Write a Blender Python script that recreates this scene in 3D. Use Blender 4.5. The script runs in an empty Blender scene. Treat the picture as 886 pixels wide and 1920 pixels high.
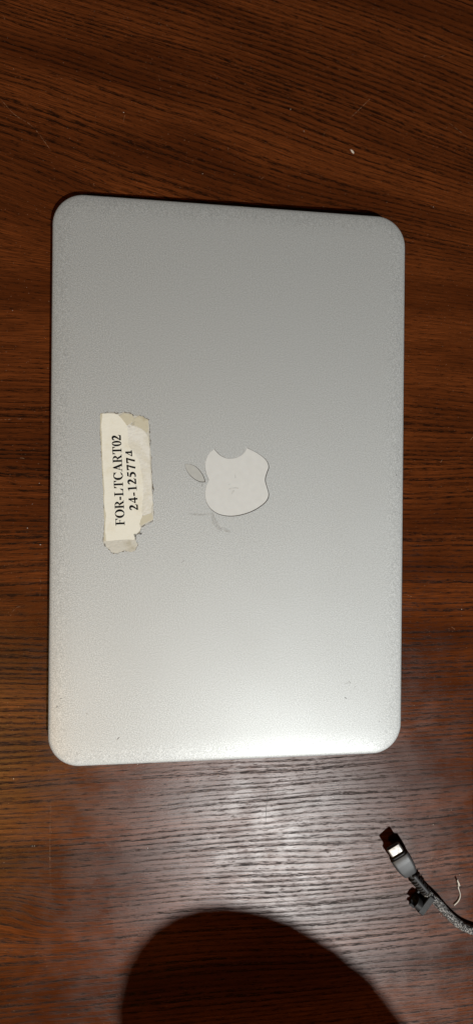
import bpy, bmesh, math, random
from mathutils import Vector, Matrix, Euler
R = math.radians
random.seed(7)
scene = bpy.context.scene
COL = scene.collection

# ------------------------------------------------------------------ camera
TILT = R(1.6)                                   # the wedge-shaped laptop: its lid rises to the hinge side
CAM = Vector((-0.05254, -0.01612, 0.34664))
ROT = Matrix(((0.98715, -0.00868, -0.15955), (0.00867, 0.99996, -0.00071), (0.15955, -0.00069, 0.98719)))
FPX = 1183.0                                    # focal length in units of a 1920-high picture
cd = bpy.data.cameras.new('camera'); cam = bpy.data.objects.new('camera', cd); COL.objects.link(cam)
cam.matrix_world = Matrix.Translation(CAM) @ ROT.to_4x4()
cd.sensor_fit = 'VERTICAL'; cd.sensor_height = 36.0; cd.sensor_width = 24.0
cd.lens = 36.0 * FPX / 1920.0; cd.clip_start = 0.005; cd.clip_end = 50
scene.camera = cam

# ------------------------------------------------------------------ world and lamps (a dark room lit by lamps)
w = bpy.data.worlds.new('World'); scene.world = w; w.use_nodes = True
bg = w.node_tree.nodes['Background']; bg.inputs[0].default_value = (1.0, 0.86, 0.74, 1); bg.inputs[1].default_value = 0.022

def lamp(name, loc, power, size, color, aim=(0, 0, 0)):
    l = bpy.data.lights.new(name, 'AREA'); l.shape = 'DISK'; l.size = size; l.energy = power; l.color = color
    o = bpy.data.objects.new(name, l); COL.objects.link(o); o.location = loc
    o.rotation_euler = (Vector(loc) - Vector(aim)).to_track_quat('Z', 'Y').to_euler()
    return o
lamp('ceiling_lamp', (0.3628, -0.9876, 1.5), 33.5, 0.024, (0.985, 1.0, 0.975))
lamp('warm_side_lamp', (-0.49, -0.62, 1.17), 3.8, 0.07, (1.0, 0.56, 0.16))

vs = scene.view_settings
scene.display_settings.display_device = 'sRGB'
vs.view_transform = 'Standard'; vs.look = 'None'; vs.exposure = 0.0; vs.gamma = 1.0; vs.use_curve_mapping = False
scene.cycles.max_bounces = 6

# ------------------------------------------------------------------ helpers
def ray(u, v):
    return ROT @ Vector(((u - 443) / FPX, -(v - 960) / FPX, -1))
def at(u, v, z=0.0):
    """where the sight line through a spot of the photograph meets the level z (metres above the table)"""
    d = ray(u, v); s = (z - CAM.z) / d.z
    return CAM + s * d
LIDM = Matrix.Translation((0, 0, 0.0102)) @ Matrix.Rotation(-TILT, 4, 'Y')
LIDI = LIDM.inverted()
def lid(u, v):
    """the same on the lid's top, in the lid's own x, y (metres)"""
    c = LIDI @ CAM; d = LIDI.to_3x3() @ ray(u, v); s = -c.z / d.z
    p = c + s * d
    return (p.x, p.y)

def obj(name, me, mat=None, parent=None, smooth=True):
    if isinstance(me, bmesh.types.BMesh):
        bm = me; me = bpy.data.meshes.new(name); bm.normal_update(); bm.to_mesh(me); bm.free()
    if mat: me.materials.append(mat)
    for p in me.polygons: p.use_smooth = smooth
    o = bpy.data.objects.new(name, me); COL.objects.link(o)
    if parent: o.parent = parent
    return o
def empty(name, loc=(0, 0, 0), parent=None):
    o = bpy.data.objects.new(name, None); COL.objects.link(o); o.location = loc; o.empty_display_size = 0.02
    if parent: o.parent = parent
    return o
def tag(o, label, cat, group=None):
    o['label'] = label; o['category'] = cat
    if group: o['group'] = group
def from_rings(rings, cap0=True, cap1=True, closed=False):
    bm = bmesh.new(); vr = [[bm.verts.new(p) for p in r] for r in rings]
    n = len(rings[0]); m = len(rings)
    for i in range(m if closed else m - 1):
        a, b = vr[i], vr[(i + 1) % m]
        for j in range(n): bm.faces.new((a[j], a[(j + 1) % n], b[(j + 1) % n], b[j]))
    if not closed:
        if cap0: bm.faces.new(list(reversed(vr[0])))
        if cap1: bm.faces.new(vr[-1])
    bmesh.ops.recalc_face_normals(bm, faces=bm.faces)
    return bm
def rrect(hw, hh, r, seg=10):
    r = min(r, hw, hh); out = []
    for k, (cx, cy) in enumerate(((hw - r, hh - r), (-hw + r, hh - r), (-hw + r, -hh + r), (hw - r, -hh + r))):
        for i in range(seg + 1):
            a = math.pi / 2 * (k + i / seg)
            out.append((cx + r * math.cos(a), cy + r * math.sin(a)))
    return out
def prism(pts, z0, z1, bevel=0.0):
    bm = bmesh.new()
    b = [bm.verts.new((x, y, z0)) for x, y in pts]; f = bm.faces.new(b)
    if z1 != z0:
        e = bmesh.ops.extrude_face_region(bm, geom=[f])
        tv = [v for v in e['geom'] if isinstance(v, bmesh.types.BMVert)]
        for v in tv: v.co.z = z1
    bmesh.ops.recalc_face_normals(bm, faces=bm.faces)
    return bm
def spline(pts, n=8, closed=False):
    """Catmull-Rom through points of any dimension"""
    P = [Vector(p) for p in pts]; out = []; m = len(P)
    rng = m if closed else m - 1
    for i in range(rng):
        p0 = P[(i - 1) % m] if closed or i > 0 else 2 * P[0] - P[1]
        p1 = P[i]; p2 = P[(i + 1) % m]
        p3 = P[(i + 2) % m] if closed or i + 2 < m else 2 * P[-1] - P[-2]
        for k in range(n):
            t = k / n
            out.append(0.5 * ((2 * p1) + (p2 - p0) * t + (2 * p0 - 5 * p1 + 4 * p2 - p3) * t * t + (3 * p1 - p0 - 3 * p2 + p3) * t ** 3))
    if not closed: out.append(P[-1])
    return out
def frames(path):
    out = []; up = Vector((0, 0, 1))
    for i, p in enumerate(path):
        t = (path[min(i + 1, len(path) - 1)] - path[max(i - 1, 0)]).normalized()
        s = t.cross(up)
        s = s.normalized() if s.length > 1e-6 else Vector((1, 0, 0))
        out.append((p, t, s, s.cross(t)))
    return out
def tube_rings(path, rad, seg=12):
    r = []
    for i, (p, t, s, n) in enumerate(frames(path)):
        q = rad(i / (len(path) - 1)) if callable(rad) else rad
        r.append([p + q * (math.cos(a) * s + math.sin(a) * n) for a in [2 * math.pi * k / seg for k in range(seg)]])
    return r
def join(dst, src):
    me = bpy.data.meshes.new('tmp'); src.to_mesh(me); src.free(); dst.from_mesh(me); bpy.data.meshes.remove(me)
    return dst

# ------------------------------------------------------------------ node helpers
class NT:
    def __init__(s, name):
        s.m = bpy.data.materials.new(name); s.m.use_nodes = True; s.t = s.m.node_tree; s.n = s.t.nodes
        s.p = s.n['Principled BSDF']; s.out = s.n['Material Output']
        s._c = s.n.new('ShaderNodeTexCoord').outputs['Object']
    def put(s, sock, v):
        if hasattr(v, 'is_output') or isinstance(v, bpy.types.NodeSocket): s.t.links.new(v, sock)
        else: sock.default_value = v
    def math(s, op, a, b=0.0, c=0.0, clamp=False):
        n = s.n.new('ShaderNodeMath'); n.operation = op; n.use_clamp = clamp
        s.put(n.inputs[0], a); s.put(n.inputs[1], b); s.put(n.inputs[2], c); return n.outputs[0]
    def map(s, v, a, b, c=0.0, d=1.0, kind='SMOOTHSTEP'):
        n = s.n.new('ShaderNodeMapRange'); n.interpolation_type = kind
        for i, q in enumerate((v, a, b, c, d)): s.put(n.inputs[i], q)
        return n.outputs[0]
    def xyz(s, vec=None):
        n = s.n.new('ShaderNodeSeparateXYZ'); s.put(n.inputs[0], vec or s._c); return n.outputs
    def vec(s, x, y, z=0.0):
        n = s.n.new('ShaderNodeCombineXYZ'); s.put(n.inputs[0], x); s.put(n.inputs[1], y); s.put(n.inputs[2], z); return n.outputs[0]
    def noise(s, vec=None, scale=1.0, detail=2.0, rough=0.5, dist=0.0):
        n = s.n.new('ShaderNodeTexNoise'); s.put(n.inputs['Vector'], vec or s._c)
        n.inputs['Scale'].default_value = scale; n.inputs['Detail'].default_value = detail
        n.inputs['Roughness'].default_value = rough; n.inputs['Distortion'].default_value = dist
        return n.outputs[0]
    def voronoi(s, vec=None, scale=1.0):
        n = s.n.new('ShaderNodeTexVoronoi'); s.put(n.inputs['Vector'], vec or s._c); n.inputs['Scale'].default_value = scale
        return n.outputs
    def mix(s, f, a, b):
        n = s.n.new('ShaderNodeMix'); n.data_type = 'RGBA'; s.put(n.inputs[0], f)
        for i, q in ((6, a), (7, b)):
            if isinstance(q, tuple): n.inputs[i].default_value = (*q[:3], 1)
            else: s.t.links.new(q, n.inputs[i])
        return n.outputs[2]
    def bump(s, h, strength=0.3, dist=0.001, normal=None):
        n = s.n.new('ShaderNodeBump'); n.inputs['Strength'].default_value = strength; n.inputs['Distance'].default_value = dist
        s.put(n.inputs['Height'], h)
        if normal is not None: s.t.links.new(normal, n.inputs['Normal'])
        return n.outputs[0]
    def set(s, **k):
        for a, v in k.items():
            a = a.replace('_', ' ')
            if isinstance(v, tuple): v = (*v[:3], 1)
            s.put(s.p.inputs[a], v)
        return s

def plain(name, col, rough=0.5, metal=0.0, var=0.15, scale=900, bump=0.15, dist=0.0002, spec=0.5):
    t = NT(name); n = t.noise(scale=scale, detail=3)
    dark = tuple(c * (1 - var) for c in col); lite = tuple(min(1, c * (1 + var)) for c in col)
    t.set(Base_Color=t.mix(n, dark, lite), Roughness=t.map(n, 0.2, 0.8, rough * 0.85, min(1, rough * 1.15)), Metallic=metal, Specular_IOR_Level=spec)
    t.set(Normal=t.bump(n, bump, dist))
    return t.m
def film(name, col, alpha, scale=600, lo=0.35, hi=0.65, rough=0.6):
    """a thin translucent deposit: smear, scuff, scratch"""
    t = NT(name); n = t.noise(scale=scale, detail=4, rough=0.65)
    t.set(Base_Color=col, Roughness=rough, Alpha=t.map(n, lo, hi, 0.0, alpha))
    return t.m

# ------------------------------------------------------------------ materials
def wood():
    t = NT('dark_stained_wood'); X, Y, Z = t.xyz()
    M = t.math
    up = t.map(Y, 0.075, 0.19)                                     # where the veneer's flame leans over
    f = M('ADD', Y, M('MULTIPLY', up, M('MULTIPLY', X, 0.22)))
    w1 = M('SUBTRACT', t.noise(t.vec(M('MULTIPLY', X, 3.6), M('MULTIPLY', Y, 11.0), 3.1), 1.0, 2.0), 0.5)
    f = M('ADD', f, M('MULTIPLY', w1, 0.020))
    # a knot-side swirl beyond the laptop's lower corner
    kx = M('DIVIDE', M('ADD', X, 0.122), 0.022); ky = M('DIVIDE', M('ADD', Y, 0.226), 0.016)
    kk = M('EXPONENT', M('MULTIPLY', M('ADD', M('MULTIPLY', kx, kx), M('MULTIPLY', ky, ky)), -1.0))
    f = M('ADD', f, M('MULTIPLY', kk, -0.009))
    w2 = M('SUBTRACT', t.noise(t.vec(M('MULTIPLY', X, 15), M('MULTIPLY', Y, 120), 1.7), 1.0, 2.0), 0.5)
    f2 = M('ADD', f, M('MULTIPLY', w2, 0.0024))
    ph = M('ADD', M('MULTIPLY', f2, 325.0), M('MULTIPLY', t.noise(t.vec(0.3, M('MULTIPLY', f, 24), 8.0), 1.0, 2.0), 5.0))
    r = M('FRACT', ph)
    wn = t.n.new('ShaderNodeTexWhiteNoise'); wn.noise_dimensions = '1D'; t.put(wn.inputs['W'], M('FLOOR', ph)); rnd = wn.outputs[0]   # no two year rings alike
    band = M('MULTIPLY', M('MULTIPLY', t.map(r, 0.0, 0.14), t.map(r, M('ADD', 0.16, M('MULTIPLY', rnd, 0.3)), M('ADD', 0.5, M('MULTIPLY', rnd, 0.45)), 1.0, 0.0)), t.map(rnd, 0.0, 0.4, 0.65, 1.0))
    # quiet, fine-lined heartwood zone
    quiet = M('MULTIPLY', t.map(f, 0.035, 0.07), t.map(f, 0.125, 0.165, 1.0, 0.0))
    ringn = t.noise(t.vec(M('MULTIPLY', X, 8), M('MULTIPLY', f, 110), 5.0), 1.0, 2.0)
    amp = M('MULTIPLY', M('SUBTRACT', 1.0, M('MULTIPLY', quiet, 0.66)), t.map(ringn, 0.30, 0.58, 0.35, 1.0))
    p1 = t.noise(t.vec(M('MULTIPLY', X, 150), M('MULTIPLY', f2, 1500), 0.0), 1.0, 3.0, 0.6)
    p2 = t.noise(t.vec(M('MULTIPLY', X, 420), M('MULTIPLY', f2, 2600), 4.0), 1.0, 2.0, 0.6)
    por = M('ADD', M('MULTIPLY', p1, 0.65), M('MULTIPLY', p2, 0.35))
    pores = t.map(por, 0.43, 0.54)
    sparse = M('MULTIPLY', t.map(por, 0.55, 0.63), 0.8)
    dark = M('ADD', M('MULTIPLY', M('MULTIPLY', band, amp), M('ADD', M('MULTIPLY', pores, 0.75), 0.25)), M('MULTIPLY', sparse, 0.9), clamp=True)
    fib = t.noise(t.vec(M('MULTIPLY', X, 55), M('MULTIPLY', f2, 3600), 2.0), 1.0, 2.0, 0.7)
    tone = t.noise(t.vec(M('MULTIPLY', X, 7), M('MULTIPLY', f, 38), 9.0), 1.0, 3.0)
    lite = t.mix(t.map(tone, 0.3, 0.7), (0.062, 0.0140, 0.0030), (0.150, 0.0385, 0.0088))
    lite = t.mix(t.map(fib, 0.38, 0.62, 0.0, 0.85), lite, (0.042, 0.0110, 0.0030))
    colr = t.mix(M('MULTIPLY', dark, 0.97), lite, (0.011, 0.0042, 0.0022))
    # rubbed, dusty flecks
    fl = t.noise(t.vec(M('MULTIPLY', X, 900), M('MULTIPLY', Y, 1300), 1.0), 1.0, 1.0)
    colr = t.mix(t.map(fl, 0.70, 0.80, 0.0, 0.35), colr, (0.30, 0.19, 0.12))
    mic = t.noise(t.vec(M('MULTIPLY', X, 1250), M('MULTIPLY', Y, 1700), 0.0), 1.0, 3.0, 0.7)
    b = t.bump(mic, 0.22, 0.00020)
    b = t.bump(M('SUBTRACT', 1.0, dark), 0.10, 0.00020, b)
    # stained wood under a worn satin varnish: diffuse body + a satin lobe weighted by Fresnel
    dif = t.n.new('ShaderNodeBsdfDiffuse'); t.put(dif.inputs['Color'], colr); t.put(dif.inputs['Normal'], b)
    gl = t.n.new('ShaderNodeBsdfGlossy'); gl.distribution = 'BECKMANN'; t.put(gl.inputs['Normal'], b)
    gl.inputs['Color'].default_value = (1, 1, 1, 1)
    t.put(gl.inputs['Roughness'], M('ADD', t.map(t.noise(scale=70, detail=4), 0.3, 0.7, 0.275, 0.33), M('MULTIPLY', dark, 0.12)))
    fr = t.n.new('ShaderNodeFresnel'); fr.inputs['IOR'].default_value = 1.5; t.put(fr.inputs['Normal'], b)
    fac = M('MULTIPLY', fr.outputs[0], M('SUBTRACT', 0.42, M('MULTIPLY', dark, 0.31)))
    mx = t.n.new('ShaderNodeMixShader'); t.put(mx.inputs[0], fac)
    t.t.links.new(dif.outputs[0], mx.inputs[1]); t.t.links.new(gl.outputs[0], mx.inputs[2])
    t.n.remove(t.p); t.t.links.new(mx.outputs[0], t.out.inputs['Surface'])
    return t.m
def aluminium():
    t = NT('bead_blasted_aluminium'); M = t.math
    g = t.noise(scale=3700, detail=2, rough=0.7); g2 = t.noise(scale=1900, detail=2, rough=0.6)
    big = t.noise(scale=22, detail=3)
    sp = M('ADD', M('MULTIPLY', g, 0.55), M('MULTIPLY', g2, 0.45))
    c = t.mix(t.map(sp, 0.34, 0.66), (0.33, 0.345, 0.352), (0.655, 0.68, 0.69))  # sparkle of the blasted grain painted as light and dark speckle
    c = t.mix(t.map(big, 0.4, 0.75, 0.0, 0.05), c, (0.44, 0.43, 0.41))
    t.set(Base_Color=c, Metallic=0.72, Roughness=t.map(big, 0.3, 0.7, 0.69, 0.70))
    nb_ = t.bump(sp, 0.12, 0.00020); t.set(Normal=nb_)
    g1 = t.n.new('ShaderNodeBsdfGlossy'); g1.distribution = 'BECKMANN'; t.put(g1.inputs['Color'], c); t.put(g1.inputs['Normal'], nb_); g1.inputs['Roughness'].default_value = 0.31
    mx = t.n.new('ShaderNodeMixShader'); mx.inputs[0].default_value = 0.032
    t.t.links.new(t.p.outputs[0], mx.inputs[1]); t.t.links.new(g1.outputs[0], mx.inputs[2]); t.t.links.new(mx.outputs[0], t.out.inputs['Surface'])
    return t.m
M_WOOD = wood(); M_ALU = aluminium()
M_LOGO = plain('milky_plastic', (0.58, 0.595, 0.595), 0.42, 0.0, 0.05, 300, 0.05)
M_LEAF = plain('milky_plastic_leaf', (0.40, 0.41, 0.40), 0.5, 0.0, 0.08, 500, 0.05)
M_GAP = plain('gap_shade', (0.085, 0.08, 0.074), 0.8, spec=0.2)  # dark colour for the shade in the emblem's groove
M_FEET = plain('rubber_foot', (0.02, 0.02, 0.02), 0.8)
M_INK = plain('black_ink', (0.006, 0.006, 0.007), 0.8, 0, 0.3, 2500, 0.0, spec=0.1)
M_HOUSE = plain('grey_anodised_shell', (0.06, 0.062, 0.066), 0.5, 0.3, 0.12, 2500, 0.10)
M_BLACK = plain('black_plastic', (0.013, 0.013, 0.014), 0.5, 0, 0.2, 900, 0.10, spec=0.22)
M_RUB = plain('black_rubber', (0.020, 0.020, 0.021), 0.55, 0, 0.25, 1500, 0.2)
M_STEEL = plain('plug_steel', (0.32, 0.31, 0.30), 0.55, 1.0, 0.06, 600, 0.05)
M_CORE = plain('cord_core', (0.010, 0.010, 0.011), 0.8)
M_THRD = plain('white_thread', (0.55, 0.52, 0.47), 0.85, 0, 0.12, 3000, 0.4)
M_DUST = plain('pale_dust', (0.50, 0.43, 0.36), 0.9)
M_SCR = film('scratch', (0.46, 0.27, 0.15), 0.42, 700, 0.42, 0.62, 0.5)
M_SCRD = film('dark_scratch', (0.02, 0.012, 0.008), 0.85, 1200, 0.25, 0.55, 0.5)
M_SMUDGE = film('grey_smear', (0.28, 0.26, 0.23), 0.24, 450, 0.25, 0.7)
M_DING = film('dark_nick', (0.12, 0.115, 0.11), 0.5, 900, 0.15, 0.45)
def paper(name, c1, c2, stain, scale=260, bump=0.25, rough=0.75, lo=0.50, hi=0.72, sa=0.8):
    t = NT(name); n = t.noise(scale=scale, detail=4, rough=0.6); s = t.noise(scale=95, detail=4, rough=0.65)
    c = t.mix(n, c1, c2); c = t.mix(t.map(s, lo, hi, 0.0, sa), c, stain)
    t.set(Base_Color=c, Roughness=rough, Normal=t.bump(t.noise(scale=700, detail=3), bump, 0.0003))
    return t.m
M_PAPER = paper('cream_label_paper', (0.69, 0.68, 0.60), (0.75, 0.74, 0.67), (0.62, 0.57, 0.44), sa=0.5)
M_EDGE = paper('yellowed_paper_edge', (0.46, 0.43, 0.33), (0.58, 0.55, 0.44), (0.36, 0.32, 0.22))
M_TAPE = paper('old_adhesive', (0.48, 0.47, 0.42), (0.56, 0.55, 0.50), (0.38, 0.35, 0.27), 500, 0.6, 0.45)
M_TORN = paper('torn_paper_fibre', (0.62, 0.615, 0.57), (0.72, 0.715, 0.68), (0.60, 0.58, 0.50), 700, 0.7, 0.9, 0.40, 0.62, 0.8)
def braidmat():
    t = NT('braid_yarn'); v = t.noise(scale=1500, detail=2)
    t.set(Base_Color=t.mix(t.map(v, 0.50, 0.58), (0.012, 0.012, 0.013), (0.40, 0.40, 0.40)), Roughness=0.6); return t.m
M_BRAID = braidmat()

# ------------------------------------------------------------------ the table top (setting)
TX0, TX1, TY0, TY1 = -0.62, 0.68, -0.37, 0.60
rings = []
cx, cy, hx, hy = (TX0 + TX1) / 2, (TY0 + TY1) / 2, (TX1 - TX0) / 2, (TY1 - TY0) / 2
for ins, z in ((0.004, -0.030), (0.0, -0.026), (0.0, -0.004), (0.0012, -0.0012), (0.004, 0.0)):
    rings.append([(cx + x, cy + y, z) for x, y in rrect(hx - ins, hy - ins, 0.02, 6)])
table = obj('table_top', from_rings(rings), M_WOOD, smooth=False)
table['kind'] = 'structure'

def sliver(name, pts, wid, mat, z=0.00006, parent=None, tolid=False, seg=6):
    """a hair-thin scratch or smear lying on a surface"""
    P = [lid(*p) if tolid else at(*p).to_2d()[:] for p in pts]
    P = [Vector((p[0], p[1], 0)) for p in P]
    S = spline(P, seg) if len(P) > 2 else [P[0].lerp(P[1], k / seg) for k in range(seg + 1)]
    bm = bmesh.new(); prev = None; n = len(S)
    for i, p in enumerate(S):
        t = (S[min(i + 1, n - 1)] - S[max(i - 1, 0)]).normalized(); s = Vector((-t.y, t.x, 0))
        q = wid * (0.25 + 0.75 * math.sin(math.pi * i / (n - 1)) ** 0.6) * random.uniform(0.7, 1.15) / 2
        a, b = bm.verts.new(p + s * q), bm.verts.new(p - s * q)
        if prev: bm.faces.new((prev[0], prev[1], b, a))
        prev = (a, b)
    bmesh.ops.recalc_face_normals(bm, faces=bm.faces)
    o = obj(name, bm, mat, parent); o.location.z = z
    return o
SCR = [([(0, 184), (28, 215), (62, 238), (95, 281)], .00035), ([(700, 178), (678, 200), (655, 222)], .00035),
       ([(390, 1440), (345, 1490), (275, 1520)], .00030), ([(395, 1442), (408, 1456), (365, 1516)], .00030),
       ([(540, 1566), (490, 1615), (440, 1660)], .00028), ([(814, 1589), (802, 1628)], .00028), ([(728, 1416), (737, 1425), (744, 1438)], .00030),
       ([(200, 1478), (194, 1488)], .0003), ([(234, 216), (231, 230)], .0003), ([(612, 243), (603, 258)], .0003), ([(840, 230), (875, 258)], .00025),
       ([(98, 1385), (110, 1384)], .0002), ([(0, 787), (24, 786), (48, 785)], .00035), ([(35, 858), (48, 860)], .0004), ([(76, 1082), (77, 1100), (75, 1118)], .00018),
       ([(843, 1174), (853, 1181)], .0004), ([(755, 1113), (772, 1119)], .0003), ([(20, 1150), (34, 1138), (45, 1140)], .0002), ([(711, 1713), (709, 1724)], .0003),
       ([(880, 826), (886, 818)], .0004), ([(828, 862), (824, 868)], .0003), ([(95, 1500), (94, 1600), (95, 1680)], .00018), ([(344, 1500), (349, 1490)], .0005), ([(668, 1640), (673, 1648), (676, 1640)], .0003)]
for p, q in SCR: sliver('scratch', p, q, M_SCR, parent=table)
sliver('scratch', [(503, 1474), (499, 1512), (497, 1552)], .00028, M_SCRD, parent=table)
for k in range(26):
    u, v = random.uniform(0, 886), random.choice((random.uniform(20, 350), random.uniform(1450, 1900)))
    a = random.uniform(0, 6.28); l = random.uniform(4, 16)
    sliver('scratch', [(u, v), (u + l * math.cos(a), v + l * math.sin(a))], random.uniform(.00012, .00028), M_SCR, parent=table, seg=4)

# dust: grains and flakes nobody could count
bm = bmesh.new()
spots = [(232, 211, .42), (544, 205, .5), (569, 246, .42), (811, 388, .3), (380, 326, .3), (811, 1546, .4), (24, 582, .3), (74, 906, .35), (61, 945, .35), (52, 990, .4), (76, 1021, .6),
         (26, 1460, .4), (61, 1586, .35), (65, 1586, .3), (277, 1590, .35), (97, 1560, .3), (258, 1433, .5), (845, 1519, .35), (864, 1142, .4), (775, 1322, .4), (860, 1640, .3), (822, 1713, .4), (826, 1717, .35)]
for k in range(210):
    spots.append((random.uniform(-5, 890), random.uniform(10, 1915), random.uniform(0.05, 0.16)))
def in_lap(p): return abs(p.x) < 0.099 and abs(p.y) < 0.153
for u, v, s in spots:
    p = at(u, v)
    if in_lap(p): continue
    s *= 0.001 * 0.62
    q = bmesh.ops.create_icosphere(bm, subdivisions=1, radius=s)['verts']
    sx, sy = random.uniform(0.6, 1.4), random.uniform(0.6, 1.4)
    for vv in q: vv.co = Vector((vv.co.x * sx, vv.co.y * sy, vv.co.z * 0.6)) * random.uniform(0.8, 1.2) + Vector((p.x, p.y, s * 0.45))
dust = obj('dust', bm, M_DUST); dust['kind'] = 'stuff'
tag(dust, 'scattered pale dust grains and crumbs on the wooden table', 'dust')
# a pale flake of paint beyond the laptop
p = at(659, 284)
bm = prism([(p.x + 0.001 * a, p.y + 0.001 * b) for a, b in ((-1.1, .9), (.2, .7), (1.2, -.5), (1.0, -1.4), (-.2, -.6))], 0.00005, 0.00030)
fl = obj('paper_flake', bm, M_DUST, smooth=False)
tag(fl, 'tiny pale flake lying on dark wood beyond the laptop', 'flake')

# ------------------------------------------------------------------ the laptop
laptop = empty('laptop')
tag(laptop, 'closed silver aluminium laptop with worn label and fruit logo, lying on dark wooden table', 'laptop')
LW, LH, LR = 0.0960, 0.1500, 0.0165
rings = []
for ins, z in ((2.2, -4.3), (0.9, -4.2), (0.25, -3.7), (0.0, -2.9), (0.05, -1.6), (0.16, -1.1), (0.40, -0.80), (0.9, -0.60), (1.8, -0.46), (3.2, -0.32), (5.0, -0.20), (7.5, -0.10), (10.5, -0.03), (14.0, 0.0)):
    i = ins / 1000
    rg = rrect(LW - i, LH - i, max(LR - i, 0.0025), 14)
    # the finger scoop in the front edge
    rings.append([(x + (0.0003 if x < -0.09 + i and abs(y) < 0.027 else 0), y, z / 1000) for x, y in rg])
lidbm = from_rings(rings)
lid_o = obj('lid', lidbm, M_ALU, laptop)
lid_o.matrix_world = LIDM
# base: the wedge under the lid
def lw(x, y, z): return LIDM @ Vector((x, y, z))
rb = []
for ins, dz, fz in ((0.9, -4.75, None), (0.35, -5.1, None), (0.6, None, 0.55), (3.5, None, 0.2), (12.0, None, 0.0)):
    i = ins / 1000; rg = []
    for x, y in rrect(LW - i, LH - i, max(LR - i, 0.003), 14):
        top = lw(x, y, -0.0051)
        if dz is not None: rg.append(lw(x, y, dz / 1000))
        else: rg.append(Vector((top.x, top.y, 0.0011 + (top.z - 0.0011) * fz)))
    rb.append(rg)
base = obj('base', from_rings(rb), M_ALU, laptop)
# dark gasket that seals lid and base
rg0 = [lw(x, y, -0.0049) for x, y in rrect(LW - .0022, LH - .0022, LR - .002, 10)]
rg1 = [lw(x, y, -0.0040) for x, y in rrect(LW - .0022, LH - .0022, LR - .002, 10)]
obj('gasket', from_rings([rg0, rg1]), M_FEET, laptop)
for sx in (-1, 1):
    for sy in (-1, 1):
        rr = [[(sx * 0.068 + r * math.cos(a), sy * 0.118 + r * math.sin(a), z) for a in [2 * math.pi * k / 20 for k in range(20)]] for r, z in ((0.006, 0.0), (0.0075, 0.0004), (0.0078, 0.0016))]
        obj('foot', from_rings(rr), M_FEET, laptop)

# emblem let into the lid
def zl(x, y): return lid(320 + x / 4.219, 820 + y / 4.219)
def curve_loop(segs, n=6):
    out = []
    for s in segs: out += spline([zl(*p) for p in s], n)[:-1]
    return [(p[0], p[1]) for p in out]
body = curve_loop([[(342, 93), (302, 128), (277, 185), (271, 235), (281, 288), (301, 338)],
                   [(301, 338), (279, 392), (271, 450), (281, 510), (315, 563), (367, 600), (425, 617), (490, 620), (560, 609), (640, 582), (710, 541), (756, 497), (771, 452), (760, 402), (745, 350), (746, 315), (758, 275), (771, 235), (760, 193), (725, 155), (672, 118), (600, 83)],
                   [(600, 83), (583, 117), (550, 146), (510, 163), (470, 168), (430, 162), (385, 138), (342, 93)]])
leaf = curve_loop([[(110, 211), (155, 213), (200, 235), (240, 280), (262, 322), (268, 350)], [(268, 350), (232, 349), (190, 330), (148, 293), (121, 250), (110, 211)]])
def offset(pts, d):
    out = []; n = len(pts)
    A = sum(pts[i][0] * pts[(i + 1) % n][1] - pts[(i + 1) % n][0] * pts[i][1] for i in range(n))
    sg = 1 if A > 0 else -1
    for i in range(n):
        a, b = Vector(pts[i - 1]), Vector(pts[(i + 1) % n]); t = (b - a).normalized()
        out.append((pts[i][0] + sg * t.y * d, pts[i][1] - sg * t.x * d))
    return out
def plate(pts, z0, z1, rim=0.00012):
    a = [(x, y, z0) for x, y in pts]; b = [(x, y, z1 - rim * 0.5) for x, y in pts]; c = [(x, y, z1) for x, y in offset(pts, -rim)]
    return from_rings([a, b, c])
emblem = obj('emblem', plate(body, -0.0003, 0.00006), M_LOGO, laptop, False); emblem.matrix_world = LIDM
emblem['label'] = 'milky white fruit-shaped emblem with a bite, set flush into the lid'
for nm, pts, par in (('emblem_gap_shade', body, emblem), ('emblem_gap_shade', leaf, emblem)):
    o2 = offset(pts, 0.00020); sh = 0.00020  # gap outline slid to the lower right, painting the groove's shadow wider there
    g = obj(nm, prism([(x + sh, y - sh) for x, y in o2], -0.0002, 0.000025), M_GAP, par, smooth=False)
lf = obj('emblem_leaf', plate(leaf, -0.0003, 0.00006), M_LEAF, emblem, False)

# ------------------------------------------------------------------ sticker on the lid
def sl(x, y): return lid(160 + x / 5.5375, 750 + y / 5.5375)      # crop of the label, enlarged
def rough(pts, amp=0.00012, n=4, seed=1):
    rnd = random.Random(seed); out = []
    m = len(pts)
    for i in range(m):
        a, b = Vector(pts[i]), Vector(pts[(i + 1) % m])
        for k in range(n):
            p = a.lerp(b, k / n); out.append((p.x + rnd.gauss(0, amp), p.y + rnd.gauss(0, amp)))
    return out
full = [(160, 140), (250, 128), (345, 140), (400, 130), (470, 140), (500, 165), (560, 158), (605, 175), (655, 205), (664, 330), (676, 500), (684, 700), (692, 880), (700, 1080), (708, 1180), (700, 1250),
        (650, 1272), (585, 1310), (570, 1360), (530, 1395), (515, 1420), (525, 1460), (545, 1500), (520, 1560), (480, 1580), (410, 1560), (330, 1592), (275, 1585), (245, 1548), (200, 1510), (190, 1470), (200, 1250), (196, 1100), (188, 900), (178, 700), (170, 500), (158, 300)]
top = [(176, 142), (300, 140), (345, 158), (400, 205), (432, 250), (440, 330), (448, 480), (520, 560), (560, 640), (590, 800), (600, 1000), (585, 1120), (590, 1210), (560, 1290), (575, 1340), (520, 1395), (505, 1450), (350, 1450), (215, 1462), (205, 1340), (215, 1200), (196, 1090), (200, 940), (188, 800), (178, 600), (172, 400), (166, 260)]
tornp = [(425, 280), (450, 250), (520, 275), (580, 300), (630, 350), (655, 380), (664, 520), (672, 700), (684, 900), (692, 1080), (680, 1170), (620, 1205), (570, 1190), (560, 1100), (590, 1000), (585, 850), (560, 690), (535, 620), (470, 545), (440, 500), (428, 400)]
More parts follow.
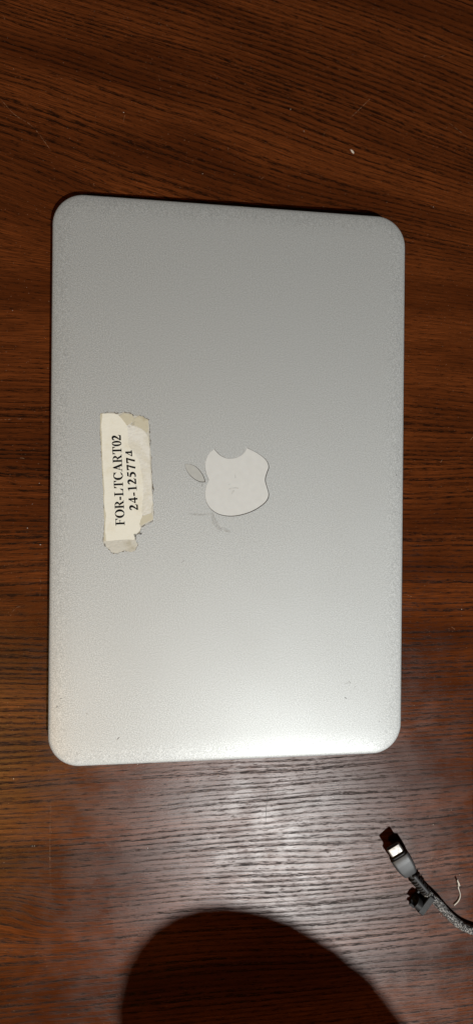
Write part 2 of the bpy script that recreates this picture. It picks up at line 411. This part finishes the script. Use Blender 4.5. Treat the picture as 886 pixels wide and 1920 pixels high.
foldp = [(350, 165), (400, 140), (480, 150), (505, 185), (470, 250), (430, 262), (395, 215)]
fold2 = [(505, 195), (560, 165), (605, 178), (652, 210), (655, 300), (640, 345), (590, 300), (520, 270), (480, 255)]
edgep = [(590, 1210), (690, 1170), (704, 1240), (640, 1270), (580, 1305), (560, 1290)]
sticker = empty('sticker', parent=laptop); sticker.matrix_world = LIDM
sticker['label'] = 'torn yellowed paper label with two printed lines'
def flat(name, pts, mat, z0, z1, amp=0.00012, seed=1, n=4):
    o = obj(name, prism(rough([sl(*p) for p in pts], amp, n, seed), z0, z1), mat, sticker, smooth=False); return o
M_RIM = film('grimy_glue', (0.13, 0.10, 0.06), 0.75, 900, 0.38, 0.60)
_g = obj('glue_rim', prism(rough(offset([sl(*p) for p in full], 0.00028), 0.00022, 4, 12), 0.00001, 0.00001), M_RIM, sticker, smooth=False)
flat('adhesive_backing', full, M_TAPE, 0.00002, 0.00009, 0.00013, 2)
flat('grimy_rim', [(158, 138), (176, 142), (166, 260), (172, 400), (178, 600), (188, 800), (200, 940), (196, 1090), (215, 1200), (205, 1340), (215, 1462), (192, 1470), (198, 1250), (193, 1100), (184, 900), (174, 700), (166, 500), (155, 300)], M_EDGE, 0.00003, 0.00012, 0.00010, 3)
flat('paper_layer', top, M_PAPER, 0.00004, 0.00017, 0.00008, 4)
flat('torn_patch', tornp, M_TORN, 0.00004, 0.00014, 0.00015, 5)
flat('peeled_corner', foldp, M_EDGE, 0.00005, 0.00024, 0.00010, 6)
flat('peeled_corner', fold2, M_EDGE, 0.00005, 0.00021, 0.00013, 7)
flat('yellowed_corner', edgep, M_EDGE, 0.00005, 0.00019, 0.0001, 8)
for k, p in enumerate(([(440, 275), (520, 215), (510, 260), (455, 290)], [(500, 1395), (525, 1390), (530, 1420), (510, 1425)], [(562, 1385), (588, 1380), (585, 1395), (565, 1398)], [(575, 1310), (700, 1252), (706, 1262), (590, 1325)], [(195, 1490), (210, 1500), (212, 1525), (198, 1515)])):
    flat('grime_speck', p, M_SMUDGE if k in (0, 3) else M_DING, 0.00006, 0.00027, 0.00006, 20 + k, 3)

# serif capitals and figures, drawn in em units
def rect(a, b, c, d): return [(a, b), (c, b), (c, d), (a, d)]
def arcband(cx, cy, rx, ry, ix, iy, a0, a1, n=18):
    o = []
    for k in range(n):
        p, q = R(a0 + (a1 - a0) * k / n), R(a0 + (a1 - a0) * (k + 1) / n)
        o.append([(cx + rx * math.cos(p), cy + ry * math.sin(p)), (cx + rx * math.cos(q), cy + ry * math.sin(q)), (cx + ix * math.cos(q), cy + iy * math.sin(q)), (cx + ix * math.cos(p), cy + iy * math.sin(p))])
    return o
def pen(pts):
    S = spline([(x, y, q) for x, y, q in pts], 4) if len(pts) > 2 else [Vector(p) for p in pts]
    e = []
    for i, p in enumerate(S):
        t = (S[min(i + 1, len(S) - 1)] - S[max(i - 1, 0)]); t = Vector((t.x, t.y)).normalized(); n = Vector((-t.y, t.x)) * p.z / 2
        e.append(((p.x + n.x, p.y + n.y), (p.x - n.x, p.y - n.y)))
    return [[e[i][0], e[i][1], e[i + 1][1], e[i + 1][0]] for i in range(len(e) - 1)]
STEM = [rect(.105, .0, .255, .676), rect(.02, 0, .34, .032)]
G = {
 'F': (.611, STEM + [rect(.02, .64, .58, .676), [(.585, .676), (.46, .64), (.555, .49), (.585, .49)], rect(.25, .325, .43, .362), [(.42, .345), (.455, .23), (.455, .46)]]),
 'O': (.778, arcband(.389, .338, .355, .352, .195, .318, 0, 360, 32)),
 'R': (.722, STEM + [rect(.02, .642, .34, .676), rect(.25, .322, .34, .356), [(.30, .34), (.45, .34), (.655, .03), (.49, .03)], rect(.47, 0, .72, .034)] + arcband(.335, .499, .27, .177, .125, .143, -90, 90, 14)),
 '-': (.333, [rect(.04, .18, .29, .29)]),
 'L': (.667, STEM + [rect(.02, .644, .36, .676), rect(.02, 0, .6, .036), [(.46, .03), (.605, .0), (.645, .23), (.61, .23)]]),
 'T': (.667, [rect(.262, 0, .41, .676), rect(.17, 0, .5, .032), rect(.03, .64, .64, .676), [(.03, .676), (.03, .47), (.06, .47), (.16, .64)], [(.64, .676), (.51, .64), (.61, .47), (.64, .47)]]),
 'C': (.722, arcband(.385, .338, .35, .355, .185, .318, 42, 318, 26) + [[(.60, .69), (.60, .58), (.64, .45), (.665, .45), (.65, .69)], [(.60, .60), (.52, .64), (.60, .50)], [(.62, .10), (.685, .14), (.66, .17), (.60, .11)]]),
 'A': (.722, [[(.335, .69), (.375, .58), (.155, .03), (.105, .03)], [(.335, .69), (.39, .69), (.665, .03), (.49, .03), (.275, .54)], rect(.2, .195, .5, .235), rect(.005, 0, .225, .034), rect(.425, 0, .715, .034)]),
 '0': (.5, arcband(.25, .338, .222, .352, .09, .320, 0, 360, 28)),
 '2': (.5, pen([(.04, .49, .03), (.09, .595, .07), (.20, .635, .10), (.31, .58, .15), (.33, .47, .15), (.25, .32, .11), (.13, .17, .07), (.04, .07, .05)]) + [rect(.025, 0, .42, .115), [(.38, .10), (.42, 0), (.475, .20), (.445, .20)]]),
 '4': (.5, [rect(.275, 0, .41, .688), rect(.025, .155, .475, .255)] + pen([(.045, .22, .05), (.32, .66, .06)])),
 '1': (.5, [rect(.18, 0, .325, .688), rect(.07, 0, .44, .034), [(.06, .59), (.18, .60), (.30, .688), (.06, .62)]]),
 '5': (.5, [[(.13, .676), (.455, .676), (.40, .56), (.115, .56)]] + pen([(.15, .64, .04), (.065, .40, .05)]) + pen([(.06, .415, .07), (.19, .415, .11), (.32, .34, .15), (.36, .21, .15), (.28, .08, .11), (.16, .03, .07), (.05, .045, .10)])),
 '7': (.5, [rect(.045, .555, .46, .676), [(.045, .60), (.045, .47), (.075, .47), (.12, .58)]] + pen([(.415, .62, .08), (.30, .33, .115), (.20, -.01, .13)])),
}
def print_line(s, p0, p1, cap, z, spaced=0.0, bold=1.0):
    """letters along the baseline p0 -> p1 (label crop), each a flat inked shape"""
    a, b = Vector(sl(*p0)), Vector(sl(*p1)); tot = sum(G[c][0] for c in s) + spaced * (len(s) - 1)
    ex = (b - a) / tot; fat = 0.00007 * bold; ey = Vector((-ex.y, ex.x)).normalized() * cap / 0.676; pos = 0.0; kz = 0
    for i, c in enumerate(s):
        bm = bmesh.new()
        for pl in G[c][1]:
            kz += 1
            k2 = 0.62 if (c == '4' and i == len(s) - 1) else 1.0     # the last figure is torn away at its foot
            vs_ = []
            for x, y in pl:
                yy = y if k2 == 1.0 else max(y, 0.17)
                q = a + ex * (pos + x) + ey * yy
                vs_.append(bm.verts.new((q.x, q.y, z + (kz % 5) * 0.0000015)))
            try: bm.faces.new(vs_)
            except ValueError: pass
        for f in bm.faces:
            f.normal_update()
            if f.normal.z < 0: f.normal_flip()
        if fat:                                                      # heavier inking: grow each stroke a little
            for f in list(bm.faces):
                c0 = f.calc_center_median()
                for v in f.verts:
                    d0 = v.co - c0; d0.z = 0
                    if d0.length > 1e-9: v.co += d0.normalized() * fat
        obj('letter', bm, M_INK, sticker, smooth=False); pos += G[c][0] + spaced
    return
print_line('FOR-LTCART02', (409, 1302), (368, 358), 0.00465, 0.000185, 0.0, 1.45)
print_line('24-125774', (548, 1142), (505, 520), 0.0044, 0.000185, 0.06, 1.5)

# smears, nicks and specks on the lid
def lidsmear(pts, wdt, mat, z=0.00003, crop=(320, 820, 4.219)):
    P = [(crop[0] + x / crop[2], crop[1] + y / crop[2]) for x, y in pts]
    o = sliver('smear' if mat is M_SMUDGE else 'nick', P, wdt, mat, 0, laptop, True)
    o.matrix_world = LIDM @ Matrix.Translation((0, 0, z)); return o
lidsmear([(325, 590), (340, 650), (365, 700), (400, 735)], .0026, M_SMUDGE)
lidsmear([(365, 745), (410, 725), (470, 750)], .0022, M_SMUDGE, 0.00004)
lidsmear([(140, 603), (240, 612), (330, 600)], .0012, M_SMUDGE, 0.00005)
lidsmear([(505, 285), (512, 325)], .0007, M_SMUDGE, 0.00009)
lidsmear([(450, 378), (470, 368)], .0006, M_SMUDGE, 0.00009)
lidsmear([(455, 410), (500, 400), (535, 402)], .0009, M_SMUDGE, 0.00010)
lidsmear([(480, 450), (490, 432), (500, 418)], .0010, M_SMUDGE, 0.00011)
lidsmear([(243, 376), (254, 380)], .0007, M_DING, 0.00006)
Z8 = (560, 1240, 3.69); Z7 = (70, 1240, 3.41)
for c, p, q in ((Z8, [(346, 135), (355, 155)], .0003), (Z8, [(313, 248), (330, 258)], .0005), (Z8, [(380, 180), (392, 170)], .0002), (Z8, [(550, 412), (556, 418)], .0003), (Z7, [(145, 242), (158, 235)], .0005), (Z7, [(120, 298), (132, 285)], .0005),
                (Z7, [(510, 500), (525, 485)], .0006), (Z7, [(245, 596), (258, 590)], .0003), (Z7, [(312, 330), (322, 338)], .0003), ((0, 0, 1), [(742, 889), (743, 893)], .0004), ((0, 0, 1), [(346, 1050), (340, 1055)], .0003), ((0, 0, 1), [(655, 1278), (645, 1283)], .0002)):
    lidsmear(p, q, M_DING, 0.00004, c)

# ------------------------------------------------------------------ USB cable
cable = empty('usb_cable', (at(790, 1665).x, at(790, 1665).y, 0))
tag(cable, 'dark grey metal USB plug on black and white braided cord beside the laptop', 'cable')
CI = Matrix.Translation(-cable.location)
def cpart(name, bm, mat, parent=None, smooth=True):
    bm.transform(CI); return obj(name, bm, mat, parent or cable, smooth)
pt = at(735, 1586, 0.0082); ph_ = at(768, 1637, 0.0074)
ax = (pt - ph_).normalized(); sd = ax.cross(Vector((0, 0, 1))).normalized(); nn = sd.cross(ax)
roll = R(9)                                                      # plug lies rolled over to one side
sd, nn = sd * math.cos(roll) + nn * math.sin(roll), nn * math.cos(roll) - sd * math.sin(roll)
def pl_ring(o, d, hw, hh, r, seg=6): return [o + ax * d + sd * x + nn * y for x, y in rrect(hw, hh, r, seg)]
mm = 0.001
# distances along the plug from the back of the shell
Ltot = (pt - ph_).length; tipL = 6.4 * mm; shl = Ltot - tipL
outer = [(0, 3.1, 1.9, 1.2), (.35, 3.8, 2.5, 1.6), (1.0, 4.2, 2.8, 1.7), (shl / mm * .35, 5.2, 3.0, 1.7), (shl / mm * .6, 5.5, 3.05, 1.7), (shl / mm - .35, 5.6, 3.05, 1.7), (shl / mm, 5.25, 2.7, 1.5)]
cpart('plug_shell', from_rings([pl_ring(ph_, d * mm, a * mm, b * mm, r * mm) for d, a, b, r in outer]), M_HOUSE)
cpart('plug_collar', from_rings([pl_ring(ph_, shl + d * mm, a * mm, b * mm, r * mm) for d, a, b, r in ((-.2, 4.75, 2.5, 2.0), (.9, 4.7, 2.4, 1.9), (1.1, 4.4, 2.1, 1.7))]), M_BLACK)
# hollow metal tongue-tip
tipo = [pl_ring(ph_, shl + d * mm, a * mm, b * mm, r * mm, 8) for d, a, b, r in ((.6, 4.1, 1.27, 1.25), (6.1, 4.1, 1.27, 1.25), (6.4, 3.95, 1.12, 1.1), (6.35, 3.75, .92, .9), (1.6, 3.75, .92, .9))]
tip = cpart('plug_tip', from_rings(tipo, cap0=False), M_STEEL)
bmt = from_rings([pl_ring(ph_, shl + d * mm, a * mm, b * mm, r * mm) for d, a, b, r in ((1.7, 3.2, .34, .3), (5.6, 3.2, .34, .3))])
cpart('contact_blade', bmt, M_BLACK, tip)
# strain relief: a ribbed rubber sleeve running back to the cord
relief_end = at(803, 1678, 0.0046)
rp = [ph_ + ax * 0.6 * mm, ph_.lerp(relief_end, .35), ph_.lerp(relief_end, .7), relief_end]
rp = spline(rp, 8)
sleeve = cpart('strain_relief', from_rings(tube_rings(rp, lambda k: (2.1 - .25 * k) * mm, 16)), M_RUB)
fr = frames(rp)
for k in range(1, 8):
    i = 2 + int(k * (len(fr) - 5) / 8); p, t_, s_, n_ = fr[i]; r0 = (3.35 - .07 * k) * mm
    rgs = []
    for dd, rr in ((-.5, r0 * .72), (-.34, r0), (.34, r0), (.5, r0 * .72)):
        rgs.append([p + t_ * dd * mm + rr * (math.cos(a) * s_ + math.sin(a) * n_ * .9) for a in [2 * math.pi * j / 16 for j in range(16)]])
    cpart('rib', from_rings(rgs), M_RUB, sleeve)
# raised ridge on the sleeve, its highlight streak painted as a paler grey
spn = [p + n_ * 2.55 * mm - s_ * .6 * mm for p, t_, s_, n_ in fr[1:-6]]
cpart('ridge_highlight', from_rings(tube_rings(spn, lambda k: (1.15 - .2 * k) * mm, 10)), M_HOUSE, sleeve)
# braided cord
cpts = [relief_end.lerp(ph_, .12), relief_end, at(817, 1690, .0040), at(836, 1711, .0030), at(859, 1732, .0026), at(884, 1744, .0025), at(915, 1750, .0025), at(960, 1762, .0025), at(1030, 1800, .0025), at(1130, 1880, .0025)]
cp = spline(cpts, 14)
cord = cpart('braided_cord', from_rings(tube_rings(cp, 2.05 * mm, 14)), M_CORE)
bm = bmesh.new(); fr = frames(cp); alen = [0]
for i in range(1, len(cp)): alen.append(alen[-1] + (cp[i] - cp[i - 1]).length)
for dirn in (1, -1):
    for sN in range(9):
        path = []; L_ = alen[-1]; N_ = 330; j = 0
        for k in range(N_ + 1):
            d = min(L_ * k / N_, L_ * 0.9999)
            while alen[j + 1] < d: j += 1
            u = (d - alen[j]) / max(1e-9, alen[j + 1] - alen[j])
            p = fr[j][0].lerp(fr[j + 1][0], u); s_ = fr[j][2]; n_ = fr[j][3]
            ang = dirn * d / (7.2 * mm) * 2 * math.pi + sN * 2 * math.pi / 9
            rr = (2.12 + 0.16 * math.sin(dirn * ang * 4.5 + (0 if dirn > 0 else math.pi))) * mm
            path.append(p + rr * (math.cos(ang) * s_ + math.sin(ang) * n_))
        join(bm, from_rings(tube_rings(path, 0.33 * mm, 5)))
br = cpart('braid', bm, M_BRAID, cord); br['kind'] = 'stuff'

# ------------------------------------------------------------------ cable clip
ctr = at(797, 1683, 0.0042)
dirc = (at(812, 1686, .004) - at(790, 1668, .004)); dirc.z = 0; dirc.normalize()
side = Vector((dirc.y, -dirc.x, 0))                                 # to the lower left of the cord
if side.x > 0: side = -side
clip = empty('cable_clip', (ctr.x, ctr.y, 0))
tag(clip, 'small black plastic cable clip gripping the braided cord behind the plug', 'cable clip')
def kp(name, bm, mat, parent=clip, smooth=False):
    bm.transform(Matrix.Translation((-ctr.x, -ctr.y, 0))); return obj(name, bm, mat, parent, smooth)
def cl_pt(a, b, z): return Vector((ctr.x, ctr.y, 0)) + dirc * a * mm + side * b * mm + Vector((0, 0, z * mm))
def cl_box(a0, a1, b0, b1, z0, z1, r=.5):
    rg = []
    for a, i in ((a0, .35), (a0 + .35, 0), (a1 - .35, 0), (a1, .35)):
        rg.append([cl_pt(a, (b0 + b1) / 2 + x, (z0 + z1) / 2 + y) for x, y in rrect((b1 - b0) / 2 - i, (z1 - z0) / 2 - i, r, 4)])
    return from_rings(rg)
kp('clip_block', cl_box(-1.0, 3.2, -3.4, 8.6, 0.0, 7.6, 0.7), M_BLACK)
# open ring beside the block that would hold a second cord
rg = []
for k in range(29):
    a = R(-145 + 290 * k / 28) + R(200)
    o_ = (4.2 + 0.0, 4.0)
    ring_c = [cl_pt(aa, 5.6 + rr * math.cos(a), 4.0 + rr * math.sin(a)) for aa, rr in ((-4.6, 2.4), (-4.6, 3.8), (-.9, 3.8), (-.9, 2.4))]
    rg.append(ring_c)
kp('clip_ring', from_rings(rg), M_BLACK, smooth=False)
kp('clip_jaw', cl_box(-4.8, -.9, -3.3, 2.0, 0.0, 2.0, .5), M_BLACK)

# ------------------------------------------------------------------ bit of white thread beside the cord
tp = [at(856, 1650, .0022), at(859, 1658, .0016), at(858, 1664, .0010), at(861, 1674, .0008), at(861, 1682, .0007), at(857, 1690, .0006), at(850, 1697, .0005)]
tp = spline(tp, 8)
thread = empty('thread', (at(858, 1674).x, at(858, 1674).y, 0))
tag(thread, 'curled scrap of white thread lying on the table beside braided cord', 'thread')
bm = from_rings(tube_rings(tp, lambda k: (0.30 + .22 * math.sin(k * 9) * (1 - k) + .12 * k) * mm, 8))
bm.transform(Matrix.Translation(-thread.location)); obj('strand', bm, M_THRD, thread)
for k in range(7):
    b = tp[2 + k * 2] ; e = b + Vector((random.uniform(-1, 1), random.uniform(-1, 1), random.uniform(0.1, .6))) * 1.3 * mm
    bm = from_rings(tube_rings(spline([b, b.lerp(e, .5) + Vector((.2, .2, .2)) * mm * .4, e], 4), 0.09 * mm, 5))
    bm.transform(Matrix.Translation(-thread.location)); obj('fibre', bm, M_THRD, thread)

# ------------------------------------------------------------------ the photographer, seated past the table's edge: only the shadow reaches the picture
M_SKIN = plain('skin', (0.42, 0.26, 0.19), 0.5); M_HAIR = plain('dark_hair', (0.02, 0.014, 0.01), 0.6, 0, .3, 400, .5); M_SHIRT = plain('dark_cloth', (0.03, 0.032, 0.04), 0.9); M_EYE = plain('eye', (0.05, 0.03, 0.02), 0.2)
HC = Vector((0.1123, -0.4819, 0.327))
person = empty('person', (HC.x + .02, -0.80, -0.74))
tag(person, 'person in dark top sitting at the table, head bent over it', 'person')
V_, E_, Q_ = [], [], []
def jv(p, r, par=None):
    V_.append(Vector(p)); Q_.append(r)
    if par is not None: E_.append((par, len(V_) - 1))
    return len(V_) - 1
bx, by = HC.x + .02, -0.80
pel = jv((bx, by, -.22), .15)
wa = jv((bx, by + .02, -.05), .135, pel); ch = jv((bx, by + .07, .08), .145, wa); nb = jv((bx, by + .15, .19), .085, ch)
nk = jv((bx - .01, by + .22, .235), .056, nb)
hd = jv((HC.x, HC.y + .0, HC.z - .035), .058, nk); h2 = jv((HC.x, HC.y, HC.z + .03), .056, hd); h3 = jv((HC.x, HC.y - .005, HC.z + .065), .04, h2)
nose = jv((HC.x - .050, HC.y + .066, HC.z - .045), .011, hd)
for s in (-1, 1):
    sh = jv((bx + s * .17, by + .09, .14), .06, ch); el = jv((bx + s * .24, by + .13, -.08), .045, sh); wr = jv((bx + s * .14, by + .34, -.15), .028, el); pm = jv((bx + s * .11, by + .41, -.155), .034, wr)
    for k, (dx, ln) in enumerate(((-.030, .055), (-.012, .075), (.008, .08), (.027, .07))):
        a_ = jv((bx + s * .11 + dx, by + .44, -.15), .0095, pm); b_ = jv((bx + s * .11 + dx, by + .44 + ln * .55, -.155), .009, a_); jv((bx + s * .11 + dx, by + .44 + ln, -.172), .007, b_)
    th = jv((bx + s * .11 - s * .045, by + .405, -.148), .0105, pm); jv((bx + s * .11 - s * .062, by + .44, -.15), .009, th)
    hp = jv((bx + s * .10, by + .06, -.26), .095, pel); kn = jv((bx + s * .13, by + .46, -.24), .065, hp); an = jv((bx + s * .13, by + .44, -.66), .042, kn); jv((bx + s * .14, by + .58, -.705), .034, an)
me = bpy.data.meshes.new('body'); me.from_pydata([v - person.location for v in V_], E_, []); me.materials.append(M_SKIN)
bo = bpy.data.objects.new('body', me); COL.objects.link(bo); bo.parent = person
bo.modifiers.new('skin', 'SKIN')
for i, q in enumerate(Q_): me.skin_vertices[0].data[i].radius = (q, q)
me.skin_vertices[0].data[0].use_root = True
sb = bo.modifiers.new('sub', 'SUBSURF'); sb.levels = 2; sb.render_levels = 2
def ell(name, c, r, mat, rot=(0, 0, 0)):
    bm = bmesh.new(); bmesh.ops.create_uvsphere(bm, u_segments=28, v_segments=18, radius=1)
    bm.transform(Matrix.Translation(Vector(c) - person.location) @ Euler(rot).to_matrix().to_4x4() @ Matrix.Diagonal((*r, 1)))
    return obj(name, bm, mat, person)
ell('hair', (HC.x, HC.y - .012, HC.z + .018), (.057, .100, .076), M_HAIR, (R(-20), 0, R(38)))
for s in (-1, 1):
    ell('ear', (HC.x + s * .036, HC.y + s * .027 - .02, HC.z - .05), (.012, .02, .032), M_SKIN)
    ell('eye', (HC.x - .040 + s * .024, HC.y + .054 + s * .018, HC.z - .03), (.012, .008, .008), M_EYE)
bm = bmesh.new()
shirt = [(.0, -.26, .165, .135), (.0, -.14, .165, .14), (.02, -.02, .17, .135), (.06, .08, .19, .14), (.10, .15, .17, .11), (.15, .205, .085, .075)]
obj('shirt', from_rings([[Vector((bx + rx * math.cos(a), by + dy + ry * math.sin(a), z)) - person.location for a in [2 * math.pi * k / 24 for k in range(24)]] for dy, z, rx, ry in shirt], cap0=False, cap1=False), M_SHIRT, person)
bm.free()
